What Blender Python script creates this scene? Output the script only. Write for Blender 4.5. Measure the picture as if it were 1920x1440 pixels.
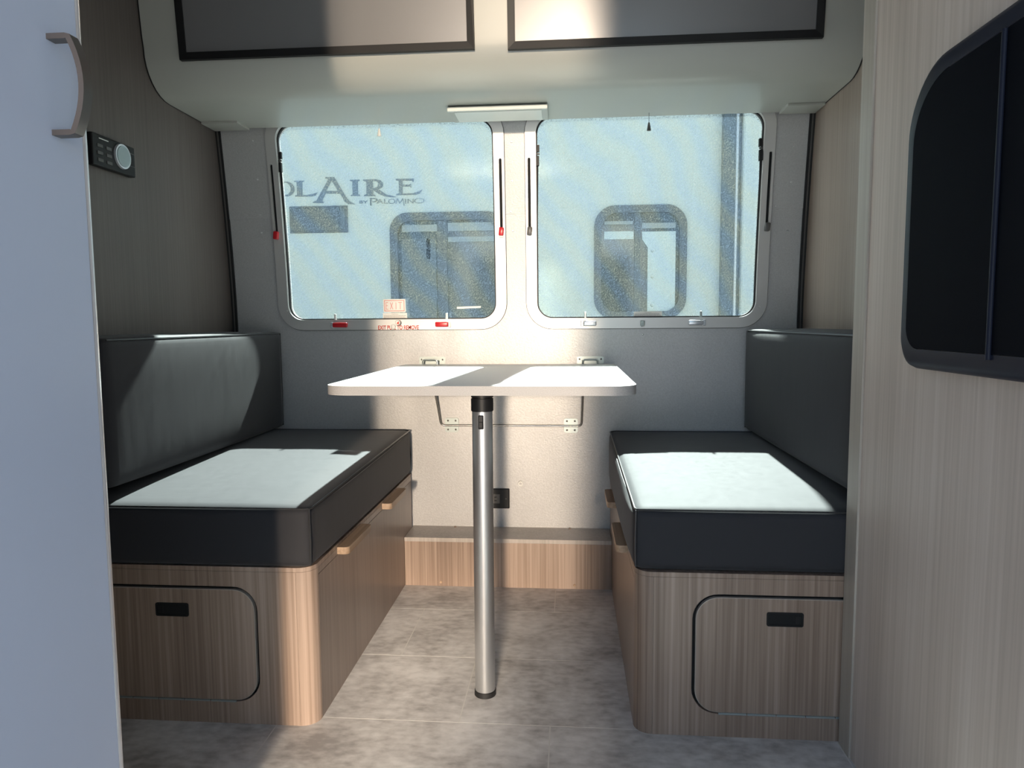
import bpy, bmesh, math, random
from mathutils import Vector, Matrix, geometry
random.seed(7)
S = bpy.context.scene
C = S.collection
for o in list(bpy.data.objects): bpy.data.objects.remove(o)

# ------------------------------------------------------------------ camera
YAW, PIT, ROL = 0.0816, 0.0876, -0.0070
F = Vector((-math.sin(YAW)*math.cos(PIT), math.cos(YAW)*math.cos(PIT), -math.sin(PIT)))
R0 = Vector((math.cos(YAW), math.sin(YAW), 0)); U0 = R0.cross(F)
R = math.cos(ROL)*R0 + math.sin(ROL)*U0; U = -math.sin(ROL)*R0 + math.cos(ROL)*U0
cd = bpy.data.cameras.new('camera'); cam = bpy.data.objects.new('camera', cd); C.objects.link(cam)
m = Matrix((R, U, -F)).transposed().to_4x4(); m.translation = Vector((0, 0, 0.85)); cam.matrix_world = m
cd.sensor_fit = 'HORIZONTAL'; cd.sensor_width = 36; cd.lens = 1316.9*36/1920; cd.clip_start = 0.02
S.camera = cam

# ------------------------------------------------------------------ sky, sun, reflected sun, exposure
w = bpy.data.worlds.new('World'); S.world = w; w.use_nodes = True
nt = w.node_tree; nt.nodes.clear()
sky = nt.nodes.new('ShaderNodeTexSky'); sky.sky_type = 'NISHITA'; sky.sun_disc = False
sky.sun_elevation = math.radians(43.6); sky.sun_rotation = math.radians(5); sky.altitude = 200
bg = nt.nodes.new('ShaderNodeBackground'); bg.inputs['Strength'].default_value = 0.33
wo = nt.nodes.new('ShaderNodeOutputWorld')
nt.links.new(sky.outputs[0], bg.inputs[0]); nt.links.new(bg.outputs[0], wo.inputs[0])

def aim(o, d): o.rotation_euler = Vector(d).to_track_quat('-Z', 'Y').to_euler()
sl = bpy.data.lights.new('sun', 'SUN'); sun = bpy.data.objects.new('sun', sl); C.objects.link(sun)
sl.energy = 38; sl.color = (1.0, 0.985, 0.95); sl.angle = math.radians(1.0)
aim(sun, (-0.08, -1, -0.952)); sun.location = (1, 12, 10)
# sunlight thrown back into the open doorway by shiny vehicles parked behind the photographer
al = bpy.data.lights.new('reflected_sunlight', 'AREA'); ref = bpy.data.objects.new('reflected_sunlight', al); C.objects.link(ref)
al.shape = 'RECTANGLE'; al.size = 0.68; al.size_y = 2.3; al.spread = math.radians(3.5)
al.energy = 4.7; al.color = (1.0, 0.80, 0.60)
ref.location = (-0.135, -1.2, 1.25); aim(ref, (-0.05, 1, -0.10))
a2 = bpy.data.lights.new('reflected_sunlight_low', 'AREA'); ref2 = bpy.data.objects.new('reflected_sunlight_low', a2); C.objects.link(ref2)
a2.shape = 'RECTANGLE'; a2.size = 0.40; a2.size_y = 0.50; a2.spread = math.radians(9); a2.energy = 0.9; a2.color = (1.0, 0.84, 0.66)
ref2.location = (-0.30, -1.2, 1.20); aim(ref2, (-0.03, 1, -0.45))
S.view_settings.view_transform = 'Standard'; S.view_settings.look = 'None'
S.view_settings.exposure = 0.0; S.view_settings.gamma = 1.0; S.view_settings.use_curve_mapping = False

# ------------------------------------------------------------------ materials
def mat(name, col, rough=0.5, metal=0.0, spec=0.5, **kw):
    m = bpy.data.materials.new(name); m.use_nodes = True
    b = m.node_tree.nodes['Principled BSDF']
    b.inputs['Base Color'].default_value = (*col, 1); b.inputs['Roughness'].default_value = rough
    b.inputs['Metallic'].default_value = metal; b.inputs['Specular IOR Level'].default_value = spec
    for k, v in kw.items(): b.inputs[k.replace('_', ' ')].default_value = v
    return m
def nn(m, t): return m.node_tree.nodes.new(t)
def lk(m, a, b): m.node_tree.links.new(a, b)
def noise(m, scale, detail=4, vec=(1, 1, 1), dist=0.0):
    tc = nn(m, 'ShaderNodeTexCoord'); mp = nn(m, 'ShaderNodeMapping'); mp.inputs['Scale'].default_value = vec
    n = nn(m, 'ShaderNodeTexNoise'); n.inputs['Scale'].default_value = scale; n.inputs['Detail'].default_value = detail
    n.inputs['Distortion'].default_value = dist
    lk(m, tc.outputs['Object'], mp.inputs[0]); lk(m, mp.outputs[0], n.inputs['Vector']); return n
def ramp(m, src, stops):
    r = nn(m, 'ShaderNodeValToRGB'); e = r.color_ramp.elements
    while len(e) < len(stops): e.new(0.5)
    for k, (p, c) in enumerate(stops): e[k].position = p; e[k].color = (*c, 1)
    lk(m, src, r.inputs[0]); return r
def bump(m, src, strength, dist=0.002):
    b = nn(m, 'ShaderNodeBump'); b.inputs['Strength'].default_value = strength; b.inputs['Distance'].default_value = dist
    lk(m, src, b.inputs['Height']); lk(m, b.outputs[0], m.node_tree.nodes['Principled BSDF'].inputs['Normal'])
def bsdf(m): return m.node_tree.nodes['Principled BSDF']

def wood(name, dark, mid, light, rough=0.42, vertical=True, wide=7.0):
    m = mat(name, mid, rough)
    v1 = (1, 1, 0.04) if vertical else (1, 0.06, 1)
    v2 = (1, 1, 0.012) if vertical else (1, 0.02, 1)
    a = noise(m, wide, 3, v1); g = noise(m, 150, 5, v2)
    mx = nn(m, 'ShaderNodeMix'); mx.data_type = 'FLOAT'; mx.inputs[0].default_value = 0.45
    lk(m, a.outputs[0], mx.inputs[2]); lk(m, g.outputs[0], mx.inputs[3])
    r = ramp(m, mx.outputs[0], [(0.38, dark), (0.5, mid), (0.62, light)])
    lk(m, r.outputs[0], bsdf(m).inputs['Base Color'])
    bump(m, g.outputs[0], 0.12, 0.0006); return m
M = {}
M['wood'] = wood('laminate_wood', (.20, .135, .098), (.315, .225, .17), (.45, .335, .265), 0.4)
M['wood_side'] = wood('laminate_wood_side', (.26, .20, .16), (.32, .25, .205), (.38, .305, .255), 0.33, wide=5)
M['wood_wall'] = wood('laminate_wood_wall', (.088, .074, .067), (.105, .088, .08), (.122, .104, .095), 0.5, wide=4)  # darker copy; closet's shade on the left wall is put into the colour
M['wood_panel'] = wood('laminate_wood_panel', (.48, .40, .34), (.56, .47, .405), (.63, .54, .475), 0.5, wide=6)
M['wood_handle'] = wood('solid_wood_handle', (.36, .24, .15), (.46, .32, .21), (.55, .40, .28), 0.4, vertical=False, wide=20)
M['wood_edge'] = wood('wood_edge', (.36, .31, .26), (.42, .37, .31), (.48, .43, .37), 0.4)
M['step_top'] = wood('step_top', (.36, .32, .285), (.43, .385, .345), (.50, .45, .41), 0.4)

m = mat('brushed_wall_skin', (.46, .46, .46), 0.36, 0.15)          # thin metallic skin, slightly wavy
n = noise(m, 3.0, 2, (1, 1, .35)); g = noise(m, 260, 2)
mx = nn(m, 'ShaderNodeMix'); mx.data_type = 'FLOAT'; mx.inputs[0].default_value = 0.03
lk(m, n.outputs[0], mx.inputs[2]); lk(m, g.outputs[0], mx.inputs[3]); bump(m, mx.outputs[0], 0.55, 0.02)
r = ramp(m, g.outputs[0], [(.3, (.46, .458, .458)), (.7, (.53, .528, .528))]); lk(m, r.outputs[0], bsdf(m).inputs['Base Color'])
M['wall'] = m
m = mat('brushed_aluminium', (.62, .61, .60), 0.36, 0.4); g = noise(m, 300, 2, (.05, .05, 1)); bump(m, g.outputs[0], 0.1, .0004); M['alu'] = m
M['leg_alu'] = mat('anodised_aluminium', (.55, .56, .57), 0.33, 0.85)
M['zinc'] = mat('zinc_plated', (.36, .40, .39), 0.35, 0.6)
M['screw'] = mat('screw_head', (.7, .7, .7), 0.3, 0.4)
M['steel'] = mat('steel_rod', (.42, .41, .39), 0.25, 0.9)
M['nickel'] = mat('brushed_nickel', (.17, .155, .15), 0.38, 0.9)
M['silver_edge'] = mat('silver_edge', (.72, .74, .78), 0.25, 0.5)
M['black'] = mat('black_plastic', (.010, .010, .011), 0.45, spec=.3)
M['rim_black'] = mat('rim_black', (.010, .013, .026), 0.45, spec=.2)
M['moulded'] = mat('moulded_black', (.004, .005, .008), 0.6, spec=.03)
M['rubber'] = mat('black_rubber', (.01, .01, .011), 0.6)
M['groove'] = mat('black_groove', (.012, .01, .009), 0.7)
M['red'] = mat('red_plastic', (.55, .012, .02), 0.3)
M['grey_knob'] = mat('grey_plastic', (.09, .085, .08), 0.4)
M['white'] = mat('white_plastic', (.75, .75, .72), 0.4)
M['sticker'] = mat('white_sticker', (.78, .74, .69), 0.5)
M['red_ink'] = mat('red_ink', (.62, .06, .04), 0.6)
M['grey_ink'] = mat('grey_ink', (.22, .21, .20), 0.6)
M['hole'] = mat('dark_slot', (.004, .004, .004), 0.8)

m = mat('charcoal_leatherette', (.036, .036, .040), 0.66, spec=0.15)
n = noise(m, 420, 3); n2 = noise(m, 16, 3, (.6, 1.2, .35))
mx = nn(m, 'ShaderNodeMix'); mx.data_type = 'FLOAT'; mx.inputs[0].default_value = 0.9
lk(m, n.outputs[0], mx.inputs[2]); lk(m, n2.outputs[0], mx.inputs[3]); bump(m, mx.outputs[0], 0.10, 0.005)
bsdf(m).inputs['Sheen Weight'].default_value = 0.12; bsdf(m).inputs['Sheen Roughness'].default_value = 0.4
M['leather'] = m
M['piping'] = mat('charcoal_piping', (.035, .035, .037), 0.35)
M['thread'] = mat('grey_stitching', (.20, .20, .19), 0.5)

m = mat('table_laminate', (.50, .48, .465), 0.42); n = noise(m, 500, 2)
r = ramp(m, n.outputs[0], [(.35, (.44, .425, .41)), (.65, (.53, .51, .495))]); lk(m, r.outputs[0], bsdf(m).inputs['Base Color']); M['table'] = m
m = mat('cabinet_skin', (.43, .435, .40), 0.32); n = noise(m, 2.2, 2, (1, 1, 1)); bump(m, n.outputs[0], 0.12, 0.02); M['cab'] = m
M['door_glass'] = mat('smoked_door_panel', (.20, .20, .205), 0.26, 0.2)
M['closet'] = mat('sky_tinted_door', (.52, .60, .76), 0.42)  # white door; the blue sky light on it is put into the colour

m = mat('vinyl_tile', (.3, .3, .29), 0.5, spec=.35)
a = noise(m, 7, 6, (1, 1, 1), .4); b = noise(m, 60, 5, (.6, 1, 1))
mx = nn(m, 'ShaderNodeMix'); mx.data_type = 'FLOAT'; mx.inputs[0].default_value = 0.4
lk(m, a.outputs[0], mx.inputs[2]); lk(m, b.outputs[0], mx.inputs[3])
r = ramp(m, mx.outputs[0], [(.36, (.36, .34, .325)), (.49, (.56, .54, .52)), (.62, (.72, .70, .68))])
lk(m, r.outputs[0], bsdf(m).inputs['Base Color']); bump(m, mx.outputs[0], .15, .001); M['tile'] = m
M['grout'] = mat('pale_tile_joint', (.66, .64, .60), 0.7)
m = mat('neighbour_fibreglass', (.60, .615, .56), 0.4); M['fibre'] = m
M['decal'] = mat('grey_lettering', (.13, .16, .19), 0.4)
M['dark_win'] = mat('tinted_window_glass', (.055, .065, .075), 0.12)
M['win_ring'] = mat('dark_window_ring', (.09, .10, .11), 0.4)
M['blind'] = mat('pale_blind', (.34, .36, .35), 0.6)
M['reflection_bright'] = mat('pale_reflection', (.62, .66, .62), 0.5)  # reflections in the trailer window put into this colour
M['grey_seal'] = mat('grey_seal', (.12, .14, .15), 0.5)
m = mat('gravel', (.36, .35, .33), 0.9); n = noise(m, 30, 5)
r = ramp(m, n.outputs[0], [(.35, (.24, .245, .25)), (.65, (.42, .425, .43))]); lk(m, r.outputs[0], bsdf(m).inputs['Base Color']); M['gravel'] = m
M['outer'] = mat('outer_shell', (.55, .55, .55), 0.4, .5)
M['ceiling'] = mat('ceiling_panel', (.6, .6, .58), 0.5)
M['lens'] = mat('frosted_lens', (.72, .74, .70), 0.35)
M['lcd'] = mat('thermostat_display', (.30, .38, .40), 0.2)

# glazing: clear tinted pane
m = bpy.data.materials.new('window_glass'); m.use_nodes = True; t = m.node_tree; t.nodes.clear()
o = t.nodes.new('ShaderNodeOutputMaterial'); tr = t.nodes.new('ShaderNodeBsdfTransparent'); tr.inputs[0].default_value = (.86, .93, .92, 1)
gl = t.nodes.new('ShaderNodeBsdfGlossy'); gl.inputs['Roughness'].default_value = 0.03
fr = t.nodes.new('ShaderNodeFresnel'); fr.inputs[0].default_value = 1.4; mx = t.nodes.new('ShaderNodeMixShader')
t.links.new(fr.outputs[0], mx.inputs[0]); t.links.new(tr.outputs[0], mx.inputs[1]); t.links.new(gl.outputs[0], mx.inputs[2]); t.links.new(mx.outputs[0], o.inputs[0]); M['glass'] = m
# insect screen: fine threads that catch the sun, with moire ripples painted into their colour
m = bpy.data.materials.new('insect_screen'); m.use_nodes = True; t = m.node_tree; t.nodes.clear()
o = t.nodes.new('ShaderNodeOutputMaterial'); tr = t.nodes.new('ShaderNodeBsdfTransparent')
tl = t.nodes.new('ShaderNodeBsdfTranslucent'); df = t.nodes.new('ShaderNodeBsdfDiffuse'); ad = t.nodes.new('ShaderNodeMixShader'); ad.inputs[0].default_value = 0.35
tc = t.nodes.new('ShaderNodeTexCoord'); wv = t.nodes.new('ShaderNodeTexWave'); wv.wave_type = 'BANDS'; wv.bands_direction = 'DIAGONAL'
wv.inputs['Scale'].default_value = 5.5; wv.inputs['Distortion'].default_value = 5.5; wv.inputs['Detail'].default_value = 1.0; wv.inputs['Detail Scale'].default_value = .6
rp = t.nodes.new('ShaderNodeValToRGB'); e = rp.color_ramp.elements
e[0].position = 0.1; e[0].color = (.075, .100, .135, 1); e[1].position = 0.9; e[1].color = (.115, .118, .098, 1); k = e.new(.5); k.color = (.095, .112, .115, 1)
mp = t.nodes.new('ShaderNodeMapping'); mp.inputs['Scale'].default_value = (1, 1, .8)
n = t.nodes.new('ShaderNodeTexNoise'); n.inputs['Scale'].default_value = 330; n.inputs['Detail'].default_value = 2
mr = t.nodes.new('ShaderNodeMapRange'); mr.inputs[1].default_value = .45; mr.inputs[2].default_value = .70; mr.inputs[3].default_value = .10; mr.inputs[4].default_value = .60
mx = t.nodes.new('ShaderNodeMixShader')
t.links.new(tc.outputs['Object'], mp.inputs[0]); t.links.new(mp.outputs[0], wv.inputs['Vector']); t.links.new(tc.outputs['Object'], n.inputs['Vector'])
t.links.new(wv.outputs['Fac'], rp.inputs[0]); t.links.new(rp.outputs[0], tl.inputs[0]); t.links.new(rp.outputs[0], df.inputs[0])
t.links.new(tl.outputs[0], ad.inputs[1]); t.links.new(df.outputs[0], ad.inputs[2])
t.links.new(n.outputs['Fac'], mr.inputs[0]); t.links.new(mr.outputs[0], mx.inputs[0])
t.links.new(tr.outputs[0], mx.inputs[1]); t.links.new(ad.outputs[0], mx.inputs[2]); t.links.new(mx.outputs[0], o.inputs[0])
M['screen'] = m

# ------------------------------------------------------------------ helpers (all shapes are given in metres, world coordinates)
def wloc(o):
    v = Vector((0, 0, 0))
    while o: v += o.location; o = o.parent
    return v
def obj(name, bm, m, parent=None, smooth=0, kind=None, label=None, recalc=True):
    if recalc: bmesh.ops.recalc_face_normals(bm, faces=bm.faces[:])
    me = bpy.data.meshes.new(name); v = wloc(parent) if parent else Vector((0, 0, 0))
    if v.length: bmesh.ops.translate(bm, vec=-v, verts=bm.verts[:])
    bm.to_mesh(me); bm.free()
    for k in (m if isinstance(m, list) else [m]): me.materials.append(M[k])
    if smooth:
        me.polygons.foreach_set('use_smooth', [True]*len(me.polygons)); me.set_sharp_from_angle(angle=math.radians(smooth))
    o = bpy.data.objects.new(name, me); C.objects.link(o)
    if parent: o.parent = parent
    if kind: o['kind'] = kind
    if label: o['label'] = label
    return o
def thing(name, label, cat, loc, group=None, kind=None):
    o = bpy.data.objects.new(name, None); C.objects.link(o); o.location = loc; o.empty_display_size = .05
    tag(o, label, cat, group, kind); return o
def tag(o, label, cat, group=None, kind=None):
    if label: o['label'] = label
    if cat: o['category'] = cat
    if group: o['group'] = group
    if kind: o['kind'] = kind
    return o
def box(x0, x1, y0, y1, z0, z1, bev=0, seg=2, bm=None):
    b = bmesh.new(); bmesh.ops.create_cube(b, size=1)
    for v in b.verts:
        v.co = Vector((x0+(v.co.x+.5)*(x1-x0), y0+(v.co.y+.5)*(y1-y0), z0+(v.co.z+.5)*(z1-z0)))
    if bev: bmesh.ops.bevel(b, geom=b.edges[:], offset=bev, segments=seg, affect='EDGES', profile=.5)
    return merge(bm, b)
def merge(bm, b):
    if bm is None: return b
    me = bpy.data.meshes.new('t'); b.to_mesh(me); b.free(); bm.from_mesh(me); bpy.data.meshes.remove(me); return bm
def cyl(p0, p1, r0, r1=None, seg=24, bev=0, bm=None):
    p0, p1 = Vector(p0), Vector(p1); d = p1-p0; b = bmesh.new()
    bmesh.ops.create_cone(b, cap_ends=True, segments=seg, radius1=r0, radius2=r0 if r1 is None else r1, depth=d.length)
    if bev:
        es = [e for e in b.edges if abs(e.verts[0].co.z-e.verts[1].co.z) < 1e-6 and len(e.link_faces) == 2]
        bmesh.ops.bevel(b, geom=es, offset=bev, segments=2, affect='EDGES')
    q = d.to_track_quat('Z', 'Y').to_matrix().to_4x4(); q.translation = (p0+p1)/2
    bmesh.ops.transform(b, matrix=q, verts=b.verts[:]); return merge(bm, b)
def tube(pts, r, seg=8, closed=False, bm=None, sx=1.0):
    b = bmesh.new(); P = [Vector(p) for p in pts]; n = len(P); rings = []; up = None
    for i in range(n):
        a = P[(i-1) % n] if closed or i else P[0]; c = P[(i+1) % n] if closed or i < n-1 else P[-1]
        t = (c-a).normalized()
        if up is None: up = t.orthogonal().normalized()
        up = (up-t*up.dot(t)).normalized(); s = t.cross(up)
        rings.append([b.verts.new(P[i]+(up*math.cos(2*math.pi*k/seg)+s*sx*math.sin(2*math.pi*k/seg))*r) for k in range(seg)])
    for i in range(n if closed else n-1):
        A, B = rings[i], rings[(i+1) % n]
        for k in range(seg): b.faces.new((A[k], A[(k+1) % seg], B[(k+1) % seg], B[k]))
    if not closed: b.faces.new(rings[0][::-1]); b.faces.new(rings[-1])
    return merge(bm, b)
def bend(pts, r=.02, n=5):
    P = [Vector(p) for p in pts]; out = [P[0]]
    for i in range(1, len(P)-1):
        a = (P[i-1]-P[i]); c = (P[i+1]-P[i]); rr = min(r, a.length*.49, c.length*.49)
        A = P[i]+a.normalized()*rr; B = P[i]+c.normalized()*rr
        for k in range(n+1):
            u = k/n; out.append((1-u)**2*A+2*u*(1-u)*P[i]+u*u*B)
    out.append(P[-1]); return out
def rrect(x0, x1, z0, z1, r, n=8):
    rs = r if isinstance(r, (list, tuple)) else [r]*4      # corners: bl, br, tr, tl
    out = []
    for (cx, cz, a0, q) in ((x0+rs[0], z0+rs[0], 180, 0), (x1-rs[1], z0+rs[1], 270, 1), (x1-rs[2], z1-rs[2], 0, 2), (x0+rs[3], z1-rs[3], 90, 3)):
        if rs[q] <= 0: out.append((cx, cz)); continue
        for k in range(n+1):
            a = math.radians(a0+90*k/n); out.append((cx+rs[q]*math.cos(a), cz+rs[q]*math.sin(a)))
    return out
def area(L): return sum(L[i][0]*L[(i+1) % len(L)][1]-L[(i+1) % len(L)][0]*L[i][1] for i in range(len(L)))
def plate(loops, d0, d1, axis='Y', bm=None):
    """solid plate: first loop is the outline, the rest are holes; extruded from d0 to d1 along the axis"""
    L = [l if (area(l) > 0) == (i == 0) else l[::-1] for i, l in enumerate(loops)]
    tris = geometry.tessellate_polygon([[Vector((p[0], p[1], 0)) for p in l] for l in L])
    flat = [p for l in L for p in l]; b = bmesh.new()
    def mk(p, d):
        return {'Y': (p[0], d, p[1]), 'Z': (p[0], p[1], d), 'X': (d, p[0], p[1])}[axis]
    A = [b.verts.new(mk(p, d0)) for p in flat]; B = [b.verts.new(mk(p, d1)) for p in flat]
    for t_ in tris:
        for S_, o_ in ((A, 1), (B, -1)):
            try: b.faces.new([S_[i] for i in t_][::o_])
            except ValueError: pass
    k = 0
    for l in L:
        n = len(l)
        for i in range(n): b.faces.new((A[k+i], A[k+(i+1) % n], B[k+(i+1) % n], B[k+i]))
        k += n
    return merge(bm, b)
def yw(z): return 2.316 - .062*(max(0, z-.85)/.6)**1.5          # the wall leans in towards the roof
def curve_to_wall(bm, step=.05):
    z = .85
    while z < 2.0:
        bmesh.ops.bisect_plane(bm, geom=bm.verts[:]+bm.edges[:]+bm.faces[:], plane_co=(0, 0, z), plane_no=(0, 0, 1)); z += step
    for v in bm.verts: v.co.y += yw(v.co.z)                        # shapes are given relative to the wall face
    return bm
def text(s, x0, x1, z0, z1, y, ax='Y', bold=0.0, depth=.0004):
    cu = bpy.data.curves.new('t', 'FONT'); cu.body = s; cu.offset = bold; o = bpy.data.objects.new('t', cu); C.objects.link(o)
    bpy.context.view_layer.update(); dg = bpy.context.evaluated_depsgraph_get()
    me = bpy.data.meshes.new_from_object(o.evaluated_get(dg)); b = bmesh.new(); b.from_mesh(me)
    bpy.data.objects.remove(o); bpy.data.curves.remove(cu); bpy.data.meshes.remove(me)
    xs = [v.co.x for v in b.verts]; ys = [v.co.y for v in b.verts]
    for v in b.verts:
        fx = (v.co.x-min(xs))/(max(xs)-min(xs)); fz = (v.co.y-min(ys))/(max(ys)-min(ys))
        v.co = Vector((x0+fx*(x1-x0), y, z0+fz*(z1-z0)))
    ext = bmesh.ops.extrude_face_region(b, geom=b.faces[:])
    bmesh.ops.translate(b, vec=(0, -depth, 0), verts=[g for g in ext['geom'] if isinstance(g, bmesh.types.BMVert)])
    return b
def cushion(x0, x1, y0, y1, z0, z1, r=.018, puff=(.004, .004, .006), n=18, slope=0.0):
    b = bmesh.new(); bmesh.ops.create_cube(b, size=2)
    bmesh.ops.subdivide_edges(b, edges=b.edges[:], cuts=n, use_grid_fill=True)
    c = Vector(((x0+x1)/2, (y0+y1)/2, (z0+z1)/2)); h = Vector(((x1-x0)/2, (y1-y0)/2, (z1-z0)/2))
    for v in b.verts:
        # gather the loops of the grid near the edges so that the rounding is smooth
        u = Vector([math.copysign(1-(1-abs(t_))**1.6, t_) for t_ in v.co])
        p = Vector((u.x*h.x, u.y*h.y, u.z*h.z))
        q = Vector([max(-(h[i]-r), min(h[i]-r, p[i])) for i in range(3)]); d = p-q
        if d.length > 1e-9: p = q+d.normalized()*r if sum(abs(t_) > 1e-7 for t_ in d) > 1 or True else p
        for i in range(3):
            j, k = (i+1) % 3, (i+2) % 3
            if abs(abs(u[i])-1) < 1e-6: p[i] += math.copysign(puff[i], u[i])*(1-u[j]**4)*(1-u[k]**4)
        v.co = c+p
        if v.co.z > c.z: v.co.z += slope*(v.co.y-y0)/(y1-y0)
    return b
def holes_screw(name, x, z, parent, r=.0035, off=0.0, m='screw'):
    y = yw(z)+off
    return obj(name, cyl((x, y+.001, z), (x, y-.0022, z), r, r*.55, 10), m, parent, 40)

# ------------------------------------------------------------------ room shell
XL, XR = -1.14, .74
W1, W2 = (-.977, -.205), (-.139, .628)                     # outer edges of the two window frames
ZB, ZT, FW = .828, 1.524, .034
def hole(wd, g): return rrect(wd[0]+g, wd[1]-g, ZB+g, ZT-g, .085-g, 8)
# far wall: lower skin, upper skin lapped over it (the seam at 1.197)
bm = curve_to_wall(plate([[(XL-.02, -.02), (XR+.02, -.02), (XR+.02, 2.0), (XL-.02, 2.0)], hole(W1, .02), hole(W2, .02)], .0015, .035))
wf = obj('wall_far', bm, 'wall', None, 30, 'structure')
def lap(x0, x1, nm='skin_panel'):
    obj(nm, curve_to_wall(plate([[(x0, 1.197), (x1, 1.197), (x1, 1.95), (x0, 1.95)]], -.0008, .002)), 'wall', wf, 30)
lap(XL, W1[0]-.002); lap(W1[1]+.002, W2[0]-.002); lap(W2[1]+.002, XR)
for (x, z) in [(-.181, 1.415), (-.181, 1.298), (-.187, 1.204), (-.181, 1.144), (.682, 1.379), (.683, 1.276), (.642, 1.206), (.682, 1.129),
               (-1.016, 1.321), (-1.017, 1.209), (-1.02, 1.153), (-1.02, 1.44), (-.586, .811), (.238, .808)]:
    holes_screw('screw', x, z, wf, .0036, -.0008)
bm = cyl((-.163, 2.3165, .31), (-.163, 2.313, .31), .0095, .0085, 20); obj('washer', bm, 'white', wf, 40)
obj('screw', cyl((-.163, 2.314, .31), (-.163, 2.310, .31), .0042, .003, 12), 'steel', wf, 40)

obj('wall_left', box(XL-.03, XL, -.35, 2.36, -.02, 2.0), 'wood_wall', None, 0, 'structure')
obj('wall_right', box(XR, XR+.03, -.35, 2.36, -.02, 2.0), 'wood_side', None, 0, 'structure')  # lighter laminate than the left wall; stronger light put into the colour
obj('ceiling', box(XL-.03, XR+.03, -.35, 2.40, 1.95, 2.0), 'ceiling', None, 0, 'structure')
for k, (x0, x1) in enumerate(((XL, XL+.016), (XR-.016, XR))):
    bm = curve_to_wall(plate([[(x0, .3), (x1, .3), (x1, 1.95), (x0, 1.95)]], -.006, .002))
    tr_ = obj('trim_%d' % (k+1), bm, 'rubber', None, 0, 'structure')
    xm = (x0+x1)/2
    obj('bead', curve_to_wall(plate([[(xm-.002, .3), (xm+.002, .3), (xm+.002, 1.95), (xm-.002, 1.95)]], -.009, -.005)), 'grey_knob', tr_)
# floor: joint bed plus every tile
fl = obj('floor', box(XL-.03, XR+.03, -.35, 2.36, -.03, -.0003), 'grout', None, 0, 'structure')
rows = [(-.33, -.04), (-.04, .25), (.25, .54), (.54, .83), (.83, 1.125), (1.125, 1.415), (1.415, 1.706), (1.706, 2.0), (2.0, 2.30)]
offs = [-.04, -.23, -.42, -.62, -.23, -.04, -.235, -.43, -.043]
g = .0013
for (y0, y1), o0 in zip(rows, offs):
    x = o0-1.74
    while x < XR:
        a, b_ = max(x, XL), min(x+.58, XR)
        if b_-a > .03: obj('tile', box(a+g, b_-g, y0+g, y1-g, -.006, 0), 'tile', fl)
        x += .58

# ------------------------------------------------------------------ windows
def build_window(n, wd, red):
    wn = thing('window_%d' % n, None, None, ((wd[0]+wd[1])/2, yw(ZB), ZB), kind='structure')
    wn['label'] = 'left window with red latches and slider knobs' if red else 'right window with silver latches and grey slider knobs'
    def slot(cx): return rrect(cx-.0045, cx+.0045, 1.135, 1.366, .0044, 4)
    cx0, cx1 = wd[0]+.0125, wd[1]-.0125
    fr_ = obj('frame', curve_to_wall(plate([hole(wd, 0), hole(wd, FW), slot(cx0), slot(cx1)], -.0065, .001)), 'alu', wn, 30)
    obj('shadow_line', curve_to_wall(plate([hole(wd, -.0016), hole(wd, .0005)], -.003, .001)), 'rubber', wn, label='thin dark shadow line around the frame')  # dark ring put in as the shadow line of the frame edge
    obj('reveal', curve_to_wall(plate([hole(wd, .0205), hole(wd, FW+.0005)], .001, .034)), 'alu', wn, 30, label='aluminium window reveal')
    obj('gasket', curve_to_wall(plate([hole(wd, FW-.001), hole(wd, FW+.0045)], .006, .016)), 'rubber', wn, 30, label='black rubber gasket')
    for c in (cx0, cx1):
        obj('slot', curve_to_wall(plate([rrect(c-.006, c+.006, 1.130, 1.371, .005, 4)], .0005, .0012)), 'hole', wn, label='dark slider slot')
        zk = 1.141; y = yw(zk)
        kb = box(c-.0075, c+.0075, y-.022, y-.004, zk-.013, zk+.013, .003)
        bmesh.ops.rotate(kb, cent=(c, y, zk), matrix=Matrix.Rotation(math.radians(6), 3, 'Y'), verts=kb.verts[:])
        kn = obj('slider_knob', kb, 'red' if red else 'grey_knob', wn, 40, label='red slider knob' if red else 'grey slider knob')
        if red and c == cx1: obj('knob_stem', box(c-.007, c+.006, y-.012, y-.004, zk-.019, zk-.012, .001), 'white', kn)
    # pane outside, insect screen inside it
    obj('pane', curve_to_wall(plate([hole(wd, .022)], .029, .033)), 'glass', wn, 0, label='tinted window glass')
    sb = bmesh.new(); lp = hole(wd, .023); vs = [sb.verts.new((p[0], .014, p[1])) for p in lp]; sb.faces.new(vs); curve_to_wall(sb)
    obj('insect_screen', sb, 'screen', wn, 0, label='fine insect screen')
    # stay arms and hinge plates by the upper corners
    for s, c in ((1, wd[0]+FW), (-1, wd[1]-FW)):
        if n == 1 and s == -1: continue
        zz = 1.37; y = yw(zz)
        a = obj('hinge_bracket', box(c+s*.001, c+s*.011, y+.002, y+.013, zz+.015, zz+.037, .001), 'black', wn)
        a = obj('hinge_bracket', box(c+s*.001, c+s*.010, y+.001, y+.013, zz-.028, zz+.003, .001), 'black', wn)
        obj('pin', cyl((c+s*.012, y+.002, zz+.008), (c+s*.001, y+.002, zz+.008), .0028, seg=10), 'grey_knob', a, 40)
        obj('stay_arm', tube([(c+s*.006, yw(1.345)+.008, 1.345), (c+s*.003, yw(1.18)+.008, 1.18), (c+s*.001, yw(1.0)+.008, 1.02)], .0017, 6), 'black', wn, 40)
    for x, z in ((wd[0]+.030, .893), (wd[1]-.024, .893)):
        holes_screw('screw', x, z, wn, .0034, -.0065)
    return wn
w1 = build_window(1, W1, True); w2 = build_window(2, W2, False)

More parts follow.
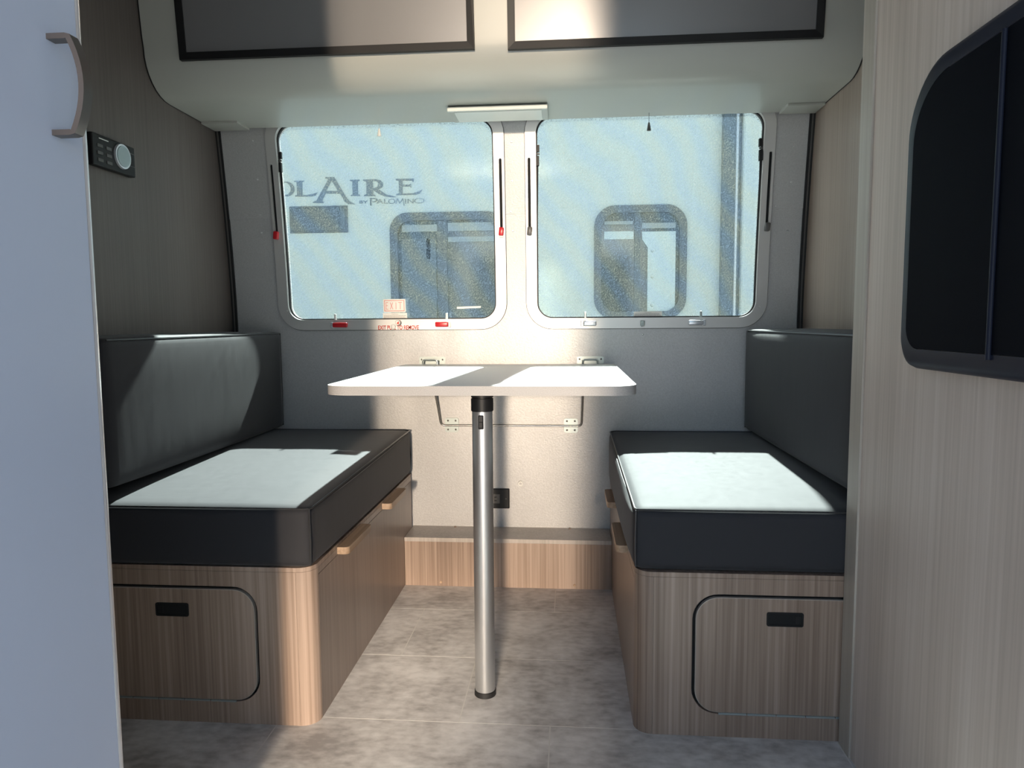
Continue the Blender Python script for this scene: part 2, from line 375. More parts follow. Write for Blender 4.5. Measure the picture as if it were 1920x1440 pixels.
def latch(wn, x0, x1, side, red):
    y = yw(.845)-.005; z = .845
    t_ = obj('latch', box(x0, x1, y-.016, y-.004, z-.008, z+.008, .0035, 3), 'red' if red else 'silver_edge', wn, 40, label='red window latch' if red else 'silver window latch')
    xb = x1 if side > 0 else x0
    obj('latch_bracket', box(min(xb, xb+side*.008), max(xb, xb+side*.008), y-.010, y+.0005, z-.010, z+.010, .0015), 'white' if red and side > 0 else 'silver_edge', t_)
    xt = xb-side*.006
    b = box(xt-.0035, xt+.0035, y-.004, y+.003, z+.017, z+.037, .0015)
    obj('latch_tab', b, 'white' if red else 'zinc', t_)
latch(w1, -.788, -.738, -1, True); latch(w1, -.441, -.398, 1, True)
latch(w2, .046, .088, -1, False); latch(w2, .381, .428, 1, False)
# centre catches
y = yw(.845)-.005
kb = cyl((-.566, y, .851), (-.566, y-.014, .851), .0105, .009, 20, .001); kn = obj('pull_knob', kb, 'nickel', w1, 40, label='round red and white release knob')
obj('knob_face', cyl((-.566, y-.0135, .851), (-.566, y-.0155, .851), .008, .0075, 18), 'sticker', kn, 40)
obj('knob_mark', plate([[(-.570, .849), (-.562, .845), (-.562, .857)]], y-.0162, y-.0154), 'red_ink', kn)
bb = bmesh.new(); bmesh.ops.create_icosphere(bb, subdivisions=2, radius=.0085)
for v in bb.verts: v.co = Vector((-.584+v.co.x*1.0+random.uniform(-.001, .001), y-.004+v.co.y*.6, .838+v.co.z*1.1+random.uniform(-.001, .001)))
obj('release_seal', bb, 'sticker', w1, 60, label='crumpled white plastic seal')
cb = box(.229, .243, y-.008, y+.0005, .836, .853, .002); cb = box(.232, .236, y-.012, y-.006, .833, .846, .001, bm=cb); cb = box(.238, .241, y-.012, y-.006, .834, .850, .001, bm=cb)
obj('catch', cb, 'zinc', w2, 0, label='small metal centre catch')

tg = obj('exit_lettering', text('EXIT PULL TO REMOVE', -.636, -.498, .8285, .8425, yw(.835)-.0067, bold=.022), 'red_ink')
tag(tg, 'red words EXIT PULL TO REMOVE along the bottom of the left window frame', 'lettering')
# exit sign sticker on the glass
ye = yw(.9)+.010
st = thing('exit_sign', 'white EXIT sticker with red outline and thin red letters on left window glass', 'sign', (-.582, ye, .884))
obj('card', curve_to_wall(plate([rrect(-.621, -.545, .886, .930, .003, 3)], .0095, .0105)), 'sticker', st)
obj('border', curve_to_wall(plate([rrect(-.617, -.549, .890, .926, .001, 2), rrect(-.6155, -.5505, .8915, .9245, .001, 2)], .0090, .0096)), 'red_ink', st)
def strokes(L, wd, y0, y1):
    b = None
    for (a, c) in L:
        a, c = Vector(a), Vector(c); d = (c-a).normalized()*wd/2; nrm = Vector((-d.y, d.x))
        a2, c2 = a-d*.5, c+d*.5
        b = plate([[tuple(a2-nrm), tuple(c2-nrm), tuple(c2+nrm), tuple(a2+nrm)]], y0, y1, bm=b)
    return b
z0, z1 = .8965, .9185
E_ = [((-.611, z0), (-.611, z1)), ((-.611, z0), (-.604, z0)), ((-.611, z1), (-.604, z1)), ((-.611, .9085), (-.605, .9085))]
X_ = [((-.597, z0), (-.588, z1)), ((-.588, z0), (-.597, z1))]; I_ = [((-.5775, z0), (-.5775, z1))]; T_ = [((-.569, z1), (-.557, z1)), ((-.563, z0), (-.563, z1))]
obj('letters', curve_to_wall(strokes(E_+X_+I_+T_, .0012, .0088, .0096)), 'red_ink', st, label='thin red letters')
def small_label(nm, lab, x0, x1, z0_, z1_, title):
    q = thing(nm, lab, 'label', ((x0+x1)/2, yw(z0_)+.01, z0_))
    obj('card', curve_to_wall(plate([[(x0, z0_), (x1, z0_), (x1, z1_), (x0, z1_)]], .0095, .0103)), 'sticker', q)
    h = (z1_-z0_); cx = (x0+x1)/2
    b = text(title, cx-.011, cx+.011, z1_-h*.27, z1_-h*.14, 0.0095); obj('heading', curve_to_wall(b), 'grey_ink', q)
    ls = []
    for k in range(3):
        zz = z1_-h*(.42+.2*k); x = x0+.004
        while x < x1-.008:
            l = random.uniform(.003, .009); ls.append(((x, zz), (min(x+l, x1-.004), zz))); x += l+.0016
    o = obj('fine_print', curve_to_wall(strokes(ls, .0012, .0090, .0096)), 'grey_ink', q, kind='stuff')
small_label('caution_label', 'small white caution label right under the EXIT sticker', -.623, -.541, .8625, .884, 'CAUTION')
small_label('caution_label', 'faint pale label at the bottom middle of the right window glass', .210, .300, .8625, .882, 'CAUTION')
tg = obj('tape_strip', curve_to_wall(plate([[(-.372, .8955), (-.292, .8985), (-.292, .9045), (-.372, .9025)]], .0095, .0103)), 'sticker')
tag(tg, 'short pale tape strip low on the right side of left window', 'tape')

# shade pull cords
def tassel(x, y, zt, z0_, m_, lab):
    t_ = thing('shade_pull', lab, 'cord', (x, y, z0_), 'shade pulls at the window tops')
    obj('cord', cyl((x, y, z0_+.022), (x, y, zt), .0008, seg=6), m_, t_)
    obj('tassel', cyl((x, y, z0_), (x, y, z0_+.024), .0065, .0025, 14, .0008), m_, t_, 40)
tassel(-.588, 2.2, 1.474, 1.428, 'white', 'white cone shade pull hanging at the left window')
tassel(.239, 2.2, 1.474, 1.422, 'grey_knob', 'dark cone shade pull hanging at the right window')

# ------------------------------------------------------------------ overhead cabinet
prof = [(1.83, 1.95), (1.848, 1.75), (1.862, 1.62)]
for k in range(9):
    a = math.radians(90*k/8); prof.append((1.868+.112*(1-math.cos(a)), 1.588-.112*math.sin(a)))
prof += [(2.06, 1.4755), (2.235, 1.4740), (2.235, 1.95)]
oc = thing('overhead_cabinet', 'pale grey overhead cabinet with rounded bottom above both windows', 'cabinet', ((XL+XR)/2, 2.1, 1.476))
obj('body', plate([prof], XL+.004, XR-.004, 'X'), 'cab', oc, 30)
obj('end_gasket', plate([prof], XL+.0005, XL+.004, 'X'), 'rubber', oc); obj('end_gasket', plate([prof], XR-.004, XR-.0005, 'X'), 'rubber', oc)
obj('underside_lip', box(XL+.005, -1.02, 2.15, 2.236, 1.468, 1.4745, .001), 'cab', oc)
obj('underside_lip', box(.63, XR-.005, 2.15, 2.236, 1.468, 1.4745, .001), 'cab', oc)
def front_y(z): return 1.862-(z-1.62)*.11 if z > 1.6 else 1.864
for k, (x0, x1, zb) in enumerate(((-1.033, -.243, 1.551), (-.157, .626, 1.546))):
    def tilt(b):
        for v in b.verts: v.co.y += front_y(max(v.co.z, 1.60)) + (0 if v.co.z > 1.6 else 0)
        return b
    fr_ = obj('door', tilt(plate([[(x0, zb), (x1, zb), (x1, 1.94), (x0, 1.94)], [(x0+.019, zb+.019), (x1-.019, zb+.019), (x1-.019, 1.92), (x0+.019, 1.92)]], -.006, .006)), 'black', oc, label='black-framed cabinet door')
    obj('door_panel', tilt(plate([[(x0+.019, zb+.019), (x1-.019, zb+.019), (x1-.019, 1.92), (x0+.019, 1.92)]], -.002, .006)), 'door_glass', fr_, label='smoky grey door panel')
ll = thing('strip_light', 'slim white strip light under the overhead cabinet between the windows', 'light', (-.21, 2.12, 1.474))
obj('housing', box(-.352, -.062, 2.075, 2.20, 1.462, 1.4738, .002), 'cab', ll)
obj('lens', box(-.352, -.062, 2.068, 2.078, 1.458, 1.470, .002), 'lens', ll, label='bright front edge')
obj('lens', box(-.335, -.080, 2.09, 2.19, 1.4598, 1.4625, .001), 'lens', ll)

# ------------------------------------------------------------------ benches
def bench(side):
    """side -1: left bench, +1: right bench"""
    if side < 0: xa, xb, yf = -.5325, XL, 1.380
    else: xa, xb, yf = .135, XR, 1.402
    s = side
    lab = ('left wooden dinette bench base with rounded corner post' if s < 0 else 'right wooden dinette bench base beside the tall wooden panel')
    t_ = thing('dinette_bench', lab, 'bench', ((xa+xb)/2, yf+.4, 0), 'wooden dinette bench bases')
    r = .035; yb = 2.300
    # corner post, front panel, side panel
    pts = [(xa+s*r, yf)]
    for k in range(9):
        a = math.radians(90*k/8); pts.append((xa+s*r-s*r*math.sin(a), yf+r-r*math.cos(a)))
    pts += [(xa, yf+r+.0), (xa+s*.012, yf+r), (xa+s*.012, yf+.012), (xa+s*r, yf+.012)]
    obj('corner_post', plate([pts], 0, .334, 'Z'), 'wood', t_, 40)
    # front panel with a hatch opening
    if s < 0: hx0, hx1 = -1.05, -.653
    else: hx0, hx1 = .249, .66
    a0, a1 = sorted((xa+s*(r+.0004), xb-s*.001))
    obj('front_panel', plate([[(a0, 0), (a1, 0), (a1, .334), (a0, .334)], rrect(hx0, hx1, .049, .301, .052, 8)], yf, yf+.015), 'wood', t_)
    obj('hatch_recess', plate([rrect(hx0-.01, hx1+.01, .039, .311, .05, 6)], yf+.0155, yf+.02), 'groove', t_, label='black gap behind the hatch door')
    hd = obj('hatch_door', plate([rrect(hx0+.0085, hx1-.0085, .052, .2925, .045, 8)], yf+.0015, yf+.014), 'wood', t_, label='rounded wooden hatch door')
    obj('edge_band', plate([rrect(hx0+.007, hx1-.007, .0515, .294, .046, 8), rrect(hx0+.0085, hx1-.0085, .052, .2925, .045, 8)], yf+.0012, yf+.010), 'wood_edge', hd, label='thin pale edge band')
    px0, px1 = (-.877, -.804) if s < 0 else (.396, .468)
    pz = .233 if s < 0 else .237
    obj('recessed_pull', plate([rrect(px0, px1, pz, pz+.029, .004, 3), rrect(px0+.003, px1-.003, pz+.003, pz+.026, .003, 3)], yf-.0005, yf+.003), 'black', hd, 0, label='black recessed pull')
    obj('pull_well', plate([rrect(px0+.002, px1-.002, pz+.002, pz+.027, .003, 3)], yf+.0008, yf+.0014), 'hole', hd)
    obj('pull_catch', box(px0+.006 if s < 0 else px1-.016, px0+.016 if s < 0 else px1-.006, yf-.0001, yf+.0009, pz+.006, pz+.022, .0005), 'black', hd)
    hb = None
    for k in range(5):
        xx = hx0+.055+k*.058
        hb = box(xx, xx+.0565, yf-.0015, yf+.001, .0475, .0515, .0006, bm=hb)
    obj('piano_hinge', hb, 'zinc', t_, label='thin metal hinge along the hatch bottom')
    # side panel and rail below the cushion
    b0, b1 = sorted((xa, xa+s*.014))
    obj('side_panel', box(b0, b1, yf+r+.001, yb, 0, .318), 'wood_side', t_)
    obj('rail', box(b0 - (0 if s > 0 else 0), b1, yf+r+.001, yb, .3195, .334), 'wood_side', t_)
    c0, c1 = sorted((xa+s*.001, xb-s*.001))
    obj('bench_top', plate([[p for p in ([(xa, yb), (xa, yf+r)]+[(xa+s*r-s*r*math.cos(math.radians(90*k/8)), yf+r-r*math.sin(math.radians(90*k/8))) for k in range(9)]+[(xb-s*.001, yf), (xb-s*.001, yb)])]], .3345, .344, 'Z'), 'wood', t_, 40)
    # two wooden handles on the side
    for (y0, y1) in (((1.54, 1.73), (1.93, 2.12)) if s < 0 else ((1.59, 1.78), (1.98, 2.14))):
        L = rrect(0, .027, y0, y1, [0, .011, .011, 0], 6)
        P = [(xa-s*p[0], p[1]) for p in L]
        obj('handle', plate([P], .3205, .337, 'Z'), 'wood_handle', t_, 40, label='pale wooden handle')
    # seat cushion
    sx0, sx1 = sorted((xa - s*(.004), xb-s*.006))
    q = thing('seat_cushion', ('left' if s < 0 else 'right')+' charcoal seat cushion '+('with a lighter lit front corner, on the left bench' if s < 0 else 'next to the tall wooden panel, on the right bench'),
              'cushion', ((sx0+sx1)/2, yf+.45, .345), 'charcoal seat cushions')
    z0_, z1_ = .3455, .474
    obj('padding', cushion(sx0, sx1, yf-(.008 if s < 0 else -.002), 2.292, z0_, z1_, .018, (.010 if s > 0 else .006, .004, .007), 22, .022), 'leather', q, 50, label='charcoal seat padding')
    xe = xa-s*.002; ye_ = yf-(.006 if s < 0 else -.004)
    def zt(y): return z1_-.003+.022*(y-yf)/(2.292-yf)
    inner = xb-s*.01
    P = [(inner, ye_, zt(ye_)), (xe+s*.012, ye_, zt(ye_)), (xe+s*.003, ye_+.003, zt(ye_)), (xe, ye_+.012, zt(ye_)), (xe, 2.28, zt(2.28)), (xe+s*.02, 2.292, zt(2.29)), (inner, 2.292, zt(2.29))]
    obj('piping', tube(P, .0022, 6), 'piping', q, 40)
    obj('piping', tube([(xe+s*.002, ye_+.001, z0_+.008), (xe+s*.0005, ye_-.001, .40), (xe+s*.002, ye_+.001, z1_-.004)], .0022, 6), 'piping', q, 40)
    obj('piping', tube([(xe+s*.004, 2.289, z0_+.008), (xe-s*.000, 2.291, .41), (xe+s*.004, 2.289, zt(2.29)-.004)], .0022, 6), 'piping', q, 40)
    P = [(xe+s*.001, ye_+.02, zt(ye_)-.006), (xe-s*.004, 1.7, zt(1.7)-.006), (xe-s*.004, 2.0, zt(2.0)-.006), (xe+s*.001, 2.26, zt(2.26)-.006)]
    obj('stitching', tube(P, .0007, 4), 'thread', q, label='thin pale stitch line')
    # backrest
    bx0, bx1 = (-1.134, -.962) if s < 0 else (.560, .734)
    q = thing('backrest_cushion', 'tall charcoal backrest cushion standing against the '+('left wooden wall' if s < 0 else 'right wooden wall, partly hidden by the tall panel'),
              'cushion', ((bx0+bx1)/2, yf+.45, .5), 'charcoal backrest cushions')
    obj('padding', cushion(bx0, bx1, yf+.004, 2.290, .5045, .822, .014, (.006, .004, .005), 22), 'leather', q, 50, label='charcoal backrest padding')
    xf = bx1-.002 if s < 0 else bx0+.002; xr = bx0+.01 if s < 0 else bx1-.01
    obj('piping', tube([(xf, yf+.015, .8185), (xf, 2.278, .8185), (xf-(.006 if s < 0 else -.006), 2.287, .8185), (xr, 2.287, .8185)], .0022, 6), 'piping', q, 40)
    obj('piping', tube([(xf, 2.283, .8185), (xf, 2.285, .66), (xf, 2.283, .51)], .0022, 6), 'piping', q, 40)
bench(-1); bench(1)

# step box between the benches
sp = thing('step_box', 'low wooden step box on the floor below the far wall between the benches', 'box', (-.2, 2.24, 0))
obj('front_board', box(-.5315, .134, 2.186, 2.200, 0, .146), 'wood', sp)
obj('top_board', box(-.5315, .134, 2.184, 2.3165, .1465, .160, .0008), 'step_top', sp)
for x in (-.415, .017): obj('screw', cyl((x, 2.187, .012), (x, 2.184, .012), .005, .003, 12), 'wood_handle', sp, 40)
for x in (-.385, .002): obj('screw', cyl((x, 2.306, .1595), (x, 2.306, .163), .005, .003, 12), 'wood', sp, 40)

# ------------------------------------------------------------------ table
TX0, TX1, TY0, TY1, TZ = -.541, .1455, 1.488, 2.285, .714
tb = thing('dinette_table', 'pale grey dinette table with rounded corners on a single aluminium leg', 'table', (-.19, 1.55, 0))
tp = plate([rrect(TX0, TX1, TY0, TY1, [.055, .055, .012, .012], 10)], TZ-.0205, TZ, 'Z')
obj('tabletop', tp, 'table', tb, 40)
ly = 1.535; lx = -.192
lg = obj('leg', cyl((lx, ly, .012), (lx, ly, .660), .0228, seg=40), 'leg_alu', tb, 40, label='brushed aluminium tube leg')
obj('foot', cyl((lx, ly, 0), (lx, ly, .013), .0248, .0242, 40, .001), 'rubber', lg, 40, label='black rubber foot')
obj('collar', cyl((lx, ly, .655), (lx, ly, .6835), .0248, seg=40, bev=.001), 'black', lg, 40, label='black plastic collar')
obj('collar', cyl((lx, ly, .6825), (lx, ly, .6865), .018, seg=30), 'black', lg, 40)
obj('collar', cyl((lx, ly, .686), (lx, ly, .6933), .0246, seg=40), 'black', lg, 40)
obj('release_button', box(lx-.0062, lx+.0052, ly-.0262, ly-.018, .617, .648, .002), 'black', lg, 0, label='black release slider')
obj('button_thumb', box(lx-.0055, lx+.0045, ly-.0285, ly-.024, .620, .634, .0015), 'black', lg)
# wall hooks that hold the table
for (x0, x1, lab) in ((-.500, -.412, 'left zinc hook plate on the far wall behind the table'), (.025, .113, 'right zinc hook plate on the far wall behind the table')):
    q = thing('hook_plate', lab, 'bracket', ((x0+x1)/2, 2.316, .70), 'zinc hook plates behind the table')
    obj('plate', plate([rrect(x0, x1, .672, .737, [.001, .001, .006, .006], 4)], 2.3125, 2.3168), 'zinc', q)
    for x in (x0+.009, x1-.009): obj('screw', cyl((x, 2.313, .728), (x, 2.310, .728), .0032, .002, 10), 'grey_knob', q, 40)
    xm = (x0+x1)/2
    obj('hook', tube(bend([(xm-.024, 2.275, .705), (xm-.024, 2.275, .729), (xm+.024, 2.275, .729), (xm+.024, 2.275, .705)], .008), .0026, 8), 'zinc', q, 40)
    obj('hook_arm', tube([(xm-.024, 2.275, .7285), (xm-.024, 2.315, .7235)], .0022, 6), 'zinc', q, 40)
    obj('hook_arm', tube([(xm+.024, 2.275, .7285), (xm+.024, 2.315, .7235)], .0022, 6), 'zinc', q, 40)
# folding wire brace under the table, held by two clamp plates
br = thing('wire_brace', 'bent steel wire brace under the table against the far wall', 'brace', (-.19, 2.3, .51))
obj('wire', tube(bend([(-.448, 2.255, .694), (-.428, 2.307, .5075), (.041, 2.307, .5075), (.047, 2.255, .694)], .014), .0034, 10), 'steel', br, 40)
for (xm, lab) in ((-.3925, 'left small four-screw clamp plate holding the wire brace'), (.0055, 'right small four-screw clamp plate holding the wire brace')):
    q = thing('clamp_plate', lab, 'bracket', (xm, 2.316, .508), 'clamp plates of the wire brace')
    obj('plate', plate([rrect(xm-.023, xm+.023, .5105, .532, [.001, .001, .007, .007], 4)], 2.311, 2.3168), 'zinc', q)
    obj('plate', plate([rrect(xm-.023, xm+.023, .484, .5045, [.007, .007, .001, .001], 4)], 2.311, 2.3168), 'zinc', q)
    obj('saddle', plate([[(xm-.022, .503), (xm+.022, .503), (xm+.022, .512), (xm-.022, .512)]], 2.3115, 2.3165), 'grey_knob', q)
    for dx in (-.013, .013):
        for z in (.523, .493): obj('screw', cyl((xm+dx, 2.3115, z), (xm+dx, 2.3085, z), .0035, .002, 10), 'grey_knob', q, 40)
# outlet
q = thing('power_outlet', 'black power outlet on the far wall behind the table leg', 'outlet', (-.257, 2.316, .225))
obj('cover', box(-.315, -.200, 2.309, 2.3168, .225, .293, .003), 'black', q)
obj('receptacle', box(-.285, -.232, 2.3065, 2.3095, .243, .275, .001), 'grey_knob', q)
hb = None
for (x, z) in ((-.247, .265), (-.247, .253), (-.270, .265), (-.270, .253)): hb = box(x-.004, x+.004, 2.3055, 2.3068, z-.0012, z+.0012, bm=hb)
obj('slots', hb, 'hole', q)
obj('screw', cyl((-.212, 2.3095, .259), (-.212, 2.3078, .259), .0025, .002, 10), 'grey_knob', q)

# ------------------------------------------------------------------ closet at left, tall panel at right
cl = thing('closet', 'pale sky-tinted tall closet close to the camera at the left edge', 'closet', (-.85, .3, 0))
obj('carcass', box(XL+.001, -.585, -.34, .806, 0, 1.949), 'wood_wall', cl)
dr = obj('door', box(-.584, -.567, -.33, .800, .0, 1.945, .001), 'closet', cl, label='pale sky-tinted closet door')
eb = tube([(-.576, .804, 0), (-.576, .804, 1.948)], .0095, 14); obj('edge_trim', eb, 'silver_edge', cl, 50, label='bright silver corner trim')
hp = bend([(-.567, .757, 1.160), (-.541, .757, 1.160), (-.5335, .757, 1.113), (-.541, .757, 1.066), (-.567, .757, 1.066)], .006, 3)
# flat bow handle
def bar(pts, wy, th):
    b = bmesh.new(); rings = []
    P = [Vector(p) for p in pts]
    for i, p in enumerate(P):
        a = P[max(i-1, 0)]; c = P[min(i+1, len(P)-1)]; t = (c-a).normalized(); nrm = Vector((t.z, 0, -t.x))
        rings.append([b.verts.new(p+nrm*th/2*s1+Vector((0, wy/2*s2, 0))) for s1, s2 in ((1, 1), (1, -1), (-1, -1), (-1, 1))])
    for A, B in zip(rings, rings[1:]):
        for k in range(4): b.faces.new((A[k], A[(k+1) % 4], B[(k+1) % 4], B[k]))
    b.faces.new(rings[0]); b.faces.new(rings[-1][::-1]); return b
arc = [(-.567, .757, 1.1635), (-.546, .757, 1.1635)]
for k in range(13):
    u = -1+2*k/12; arc.append((-.5425+.0125*(1-u*u), .757, 1.1125-u*.0505))
arc += [(-.546, .757, 1.0615), (-.567, .757, 1.0615)]
hb = bar(arc, .014, .006); bmesh.ops.bevel(hb, geom=[e for e in hb.edges if len(e.link_faces) == 2 and e.calc_face_angle(0) > .8], offset=.001, segments=2, affect='EDGES')
obj('bow_handle', hb, 'nickel', dr, 30, label='curved brushed nickel handle')
# thermostat
th = thing('thermostat', 'black thermostat with a round display on the left wooden wall', 'thermostat', (XL, 1.70, 1.225))
obj('housing', box(XL, XL+.018, 1.615, 1.780, 1.230, 1.306, .003), 'black', th)
obj('display_ring', cyl((XL+.017, 1.725, 1.272), (XL+.023, 1.725, 1.272), .0315, .030, 36), 'silver_edge', th, 40, label='silver ring')
obj('display', cyl((XL+.018, 1.725, 1.272), (XL+.0245, 1.725, 1.272), .0255, .0255, 36), 'lcd', th, 40, label='grey round display')
for y, z in ((1.642, 1.279), (1.642, 1.262), (1.642, 1.245), (1.675, 1.279), (1.675, 1.262), (1.675, 1.245)):
    obj('button', box(XL+.0175, XL+.0195, y-.010, y+.010, z-.004, z+.004, .0008), 'grey_knob', th)
for z in (1.288, 1.256): obj('groove', box(XL+.0178, XL+.0188, 1.757, 1.778, z-.0006, z+.0006), 'grey_knob', th)
obj('marking', box(XL+.0178, XL+.0186, 1.640, 1.675, 1.2955, 1.2975), 'white', th)

rc = thing('tall_cabinet', 'tall light wooden cabinet side at the right edge beside the right bench', 'cabinet', (.64, .5, 0))
obj('side_board', box(.545, .565, -.34, 1.396, 0, 1.949), 'wood_panel', rc)
obj('carcass', box(.5655, XR-.001, -.34, 1.392, 0, 1.949), 'wood_panel', rc)
obj('edge_trim', box(.541, .546, 1.345, 1.397, 0, 1.949, .0012), 'wood_edge', rc, label='pale edge trim')
# black moulded panel on the cabinet side
bp = thing('black_panel', 'large black moulded panel with rounded corners on the wooden cabinet side', 'panel', (.53, .8, .78))
lp = rrect(.36, 1.152, .776, 1.222, [.05, .04, .10, .05], 12)     # (y, z)
def shrink(L, d, cy=.755, cz=.996):
    hy, hz = .395, .218
    return [(cy+(p[0]-cy)*(1-d/hy), cz+(p[1]-cz)*(1-d/hz)) for p in L]
b = bmesh.new(); rings = []
for (d, x) in ((0, .545), (0, .528), (.004, .519), (.012, .514), (.030, .5125)):
    rings.append([b.verts.new((x, p[0], p[1])) for p in shrink(lp, d)])
for A, B in zip(rings, rings[1:]):
    for k in range(len(A)): b.faces.new((A[k], A[(k+1) % len(A)], B[(k+1) % len(A)], B[k]))
obj('rim', b, 'rim_black', bp, 35, label='glossier rounded rim')
obj('shell', plate([shrink(lp, .0305)], .5124, .516, 'X'), 'moulded', bp)
obj('ridge', tube([(.5125, .905, .800), (.5125, .905, 1.19)], .005, 16, sx=.8), 'rim_black', bp, 50, label='soft vertical ridge')

# ------------------------------------------------------------------ outside
g_ = obj('ground', box(-14, 14, -12, 20, -.66, -.60), 'gravel', None, 0, 'structure')
sh = thing('neighbour_trailer', 'white travel trailer parked outside beyond the windows', 'trailer', (-.5, 5.8, -.6))
NY = 4.6
def win_loop(x0, x1, z0_, z1_, r): return rrect(x0, x1, z0_, z1_, r, 8)
WA = (-1.165, -.425, .74, 1.560, .11); WB = (.165, .738, .872, 1.580, .125)
obj('side_wall', plate([[(-4.2, -.15), (3.4, -.15), (3.4, 2.45), (-4.2, 2.45)], win_loop(*WA), win_loop(*WB)], NY, NY+.05), 'fibre', sh)
obj('body', box(-4.2, 3.4, NY+.06, NY+2.4, -.15, 2.45, .03), 'fibre', sh)
obj('roof', box(-4.2, 3.4, NY, NY+2.4, 2.45, 2.52, .03), 'fibre', sh)
obj('skirt', box(-4.2, 3.4, NY+.03, NY+2.3, -.35, -.15), 'grey_seal', sh)
for x in (-2.2, -1.3):
    wv_ = obj('wheel', cyl((x, NY+.05, -.26), (x, NY+.28, -.26), .34, seg=32, bev=.03), 'rubber', sh, 40)
    obj('hub', cyl((x, NY+.03, -.26), (x, NY+.06, -.26), .17, seg=24), 'alu', wv_, 40)
# vent
v_ = obj('vent', box(-1.845, -1.452, NY-.012, NY-.0005, 1.447, 1.622, .004), 'win_ring', sh, label='dark rectangular vent')
obj('vent_frame', plate([rrect(-1.835, -1.505, 1.457, 1.612, .004, 2), rrect(-1.828, -1.512, 1.464, 1.605, .004, 2)], NY-.0145, NY-.011), 'dark_win', v_)
obj('vent_latch', box(-1.497, -1.470, NY-.016, NY-.011, 1.465, 1.600, .002), 'grey_seal', v_)
def twin(nm, W_, ring, bits):
    x0, x1, z0_, z1_, r = W_
    f_ = obj(nm, plate([win_loop(x0-.006, x1+.006, z0_-.006, z1_+.006, r+.006), win_loop(x0+ring, x1-ring, z0_+ring, z1_-ring, r-ring*.6)], NY-.018, NY+.01), 'win_ring', sh, 30, label='dark-framed trailer window')
    obj('pane', plate([win_loop(x0+.01, x1-.01, z0_+.01, z1_-.01, r-.01)], NY+.012, NY+.02), 'dark_win', f_)
    for (n2, a, b2, c, d, m_) in bits:
        obj(n2, box(a, b2, NY+.004, NY+.011, c, d, .002), m_, f_)
twin('trailer_window', WA, .045, [
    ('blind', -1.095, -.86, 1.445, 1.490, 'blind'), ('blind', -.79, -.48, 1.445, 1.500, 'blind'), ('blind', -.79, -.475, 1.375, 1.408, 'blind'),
    ('mullion', -.862, -.795, .785, 1.515, 'win_ring'), ('window_catch', -.935, -.905, 1.265, 1.40, 'win_ring'), ('side_pane', -1.10, -.87, .79, 1.40, 'grey_seal')])
twin('trailer_window', WB, .04, [
    ('blind', .222, .405, 1.468, 1.490, 'blind'), ('blind', .222, .410, 1.375, 1.425, 'reflection_bright'), ('mullion', .415, .455, .915, 1.54, 'win_ring'),  # the bright band stands in for a reflection on the pane
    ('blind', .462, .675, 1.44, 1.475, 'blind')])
cu_ = obj('reflection', plate([[(.500, .915), (.675, .915), (.675, 1.420), (.462, 1.420), (.465, 1.37), (.500, 1.32)]], NY-.001, NY+.0115), 'reflection_bright', sh, label='pale dotted curtain panel')  # reflection in the window glass, drawn as a pale solid panel
for z in (.955, 1.135, 1.30): obj('button', cyl((.53, NY-.001, z), (.53, NY-.008, z), .012, .006, 14), 'fibre', cu_, 40)  # dots of the painted reflection, modelled as studs
# slide-out edge at the right
so = obj('slide_out', box(1.062, 3.2, NY-.10, NY, .15, 2.35, .01), 'fibre', sh, label='white slide-out wall')
obj('seal', box(.950, 1.060, NY-.055, NY-.0005, .10, 2.38, .004), 'grey_seal', so, label='grey slide-out seal')
obj('seal_bead', cyl((1.035, NY-.058, .10), (1.035, NY-.058, 2.38), .010, seg=12), 'alu', so, 40)

# lettering on the trailer, traced in its own flat coordinates (u to the right, v up, 1 unit = one letter pixel)
PX = .00357
def UV(L): return [(-1.886+(u-530)*PX, 1.8045-(v-335)*PX-(u-530)*.000083) for u, v in L]
def glyph(outer, holes=()): return [UV(outer)]+[UV(h) for h in holes]
def q(L, sc=6.0, ox=480, oy=200): return [(ox+a/sc, oy+b/sc) for a, b in L]
def q3(L): return q(L, 3.1304, 480, 180)
letters = []
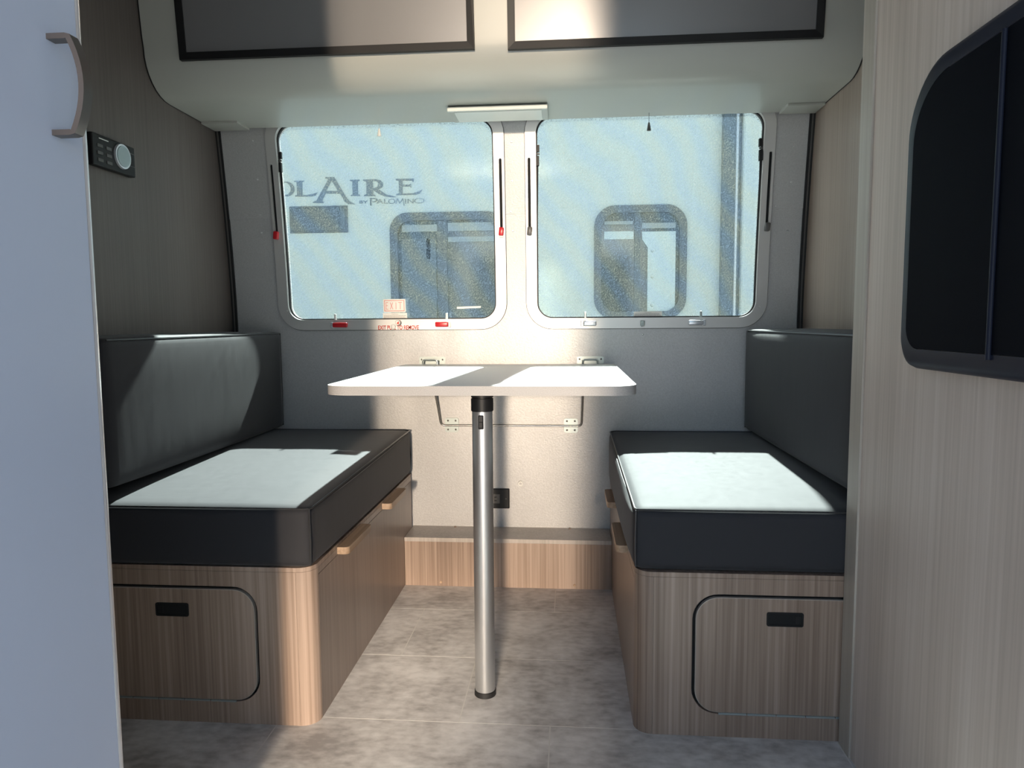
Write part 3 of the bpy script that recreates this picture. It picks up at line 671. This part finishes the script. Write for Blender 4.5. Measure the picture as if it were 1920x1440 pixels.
# O (right part visible)
ro = [(math.cos(math.radians(a)), math.sin(math.radians(a))) for a in range(0, 360, 15)]
letters.append(('O', glyph(q([(340+95*c, 922+80*s_) for c, s_ in ro]), [q([(322+68*c, 920+68*s_) for c, s_ in ro])])))
letters.append(('L', glyph(q([(432, 832), (545, 832), (540, 845), (523, 848), (523, 985), (560, 988), (640, 975), (695, 958), (670, 990), (630, 1003), (440, 1006), (437, 993), (460, 988), (460, 848), (434, 845)]))))
letters.append(('A', glyph(q([(785, 792), (890, 792), (1005, 990), (1055, 1055), (1120, 1088), (1040, 1085), (1000, 1060), (950, 972), (785, 972), (745, 1052), (760, 1062), (758, 1075), (635, 1075), (640, 1062), (680, 1045), (822, 815), (785, 808)]), [q([(858, 832), (795, 942), (925, 942)])])))
letters.append(('I', glyph(q([(1062, 822), (1175, 820), (1172, 835), (1152, 840), (1152, 978), (1175, 984), (1175, 996), (1070, 997), (1068, 986), (1090, 980), (1090, 840), (1064, 836)]))))
letters.append(('R', glyph(q3([(632, 490), (705, 488), (735, 495), (750, 512), (745, 532), (722, 545), (770, 575), (825, 586), (800, 590), (760, 586), (720, 570), (690, 548), (690, 573), (703, 577), (703, 583), (636, 584), (636, 577), (650, 572), (650, 502), (633, 497)]), [q3([(690, 498), (712, 500), (722, 512), (715, 530), (690, 540)])])))
letters.append(('E', glyph(q3([(822, 486), (930, 484), (926, 505), (915, 497), (862, 496), (862, 518), (900, 518), (912, 513), (912, 535), (900, 529), (862, 530), (862, 568), (920, 566), (955, 556), (978, 545), (960, 568), (940, 575), (824, 578), (824, 571), (840, 566), (840, 498), (823, 494)]))))
lt = thing('trailer_lettering', 'grey SOLAIRE BY PALOMINO lettering on the white trailer seen through the left window', 'lettering', (-1.45, NY, 1.65))
for nm, L in letters: obj('letter', plate(L, NY-.0035, NY-.0003), 'decal', lt)
def tline(s_, u0, u1, v0, v1, bold):
    (a, z1_), (b2, _), = UV([(u0, v0), (u1, v0)]); (_, z0_) = UV([(u0, v1)])[0]
    obj('small_letters', text(s_, a, b2, z0_, z1_, NY-.0003, bold=bold, depth=.003), 'decal', lt)
tline('BY', 674, 690, 374.5, 379.5, .02)
tline('P', 694, 708, 369.8, 383, -.005)
tline('AL', 706, 728, 371.5, 379.8, 0)
tline('O', 728, 741, 371.3, 380, -.01)
tline('I', 759, 761.2, 371, 379.3, 0)
tline('N', 764, 775, 371, 379.3, 0)
tline('O', 776, 795, 370, 379, -.02)
a_ = UV([(742.5, 379.5), (745, 370.5), (749.5, 379), (755, 370.5), (757.5, 383)])
obj('small_letters', strokes(list(zip(a_, a_[1:])), .0045, NY-.0033, NY-.0003), 'decal', lt)
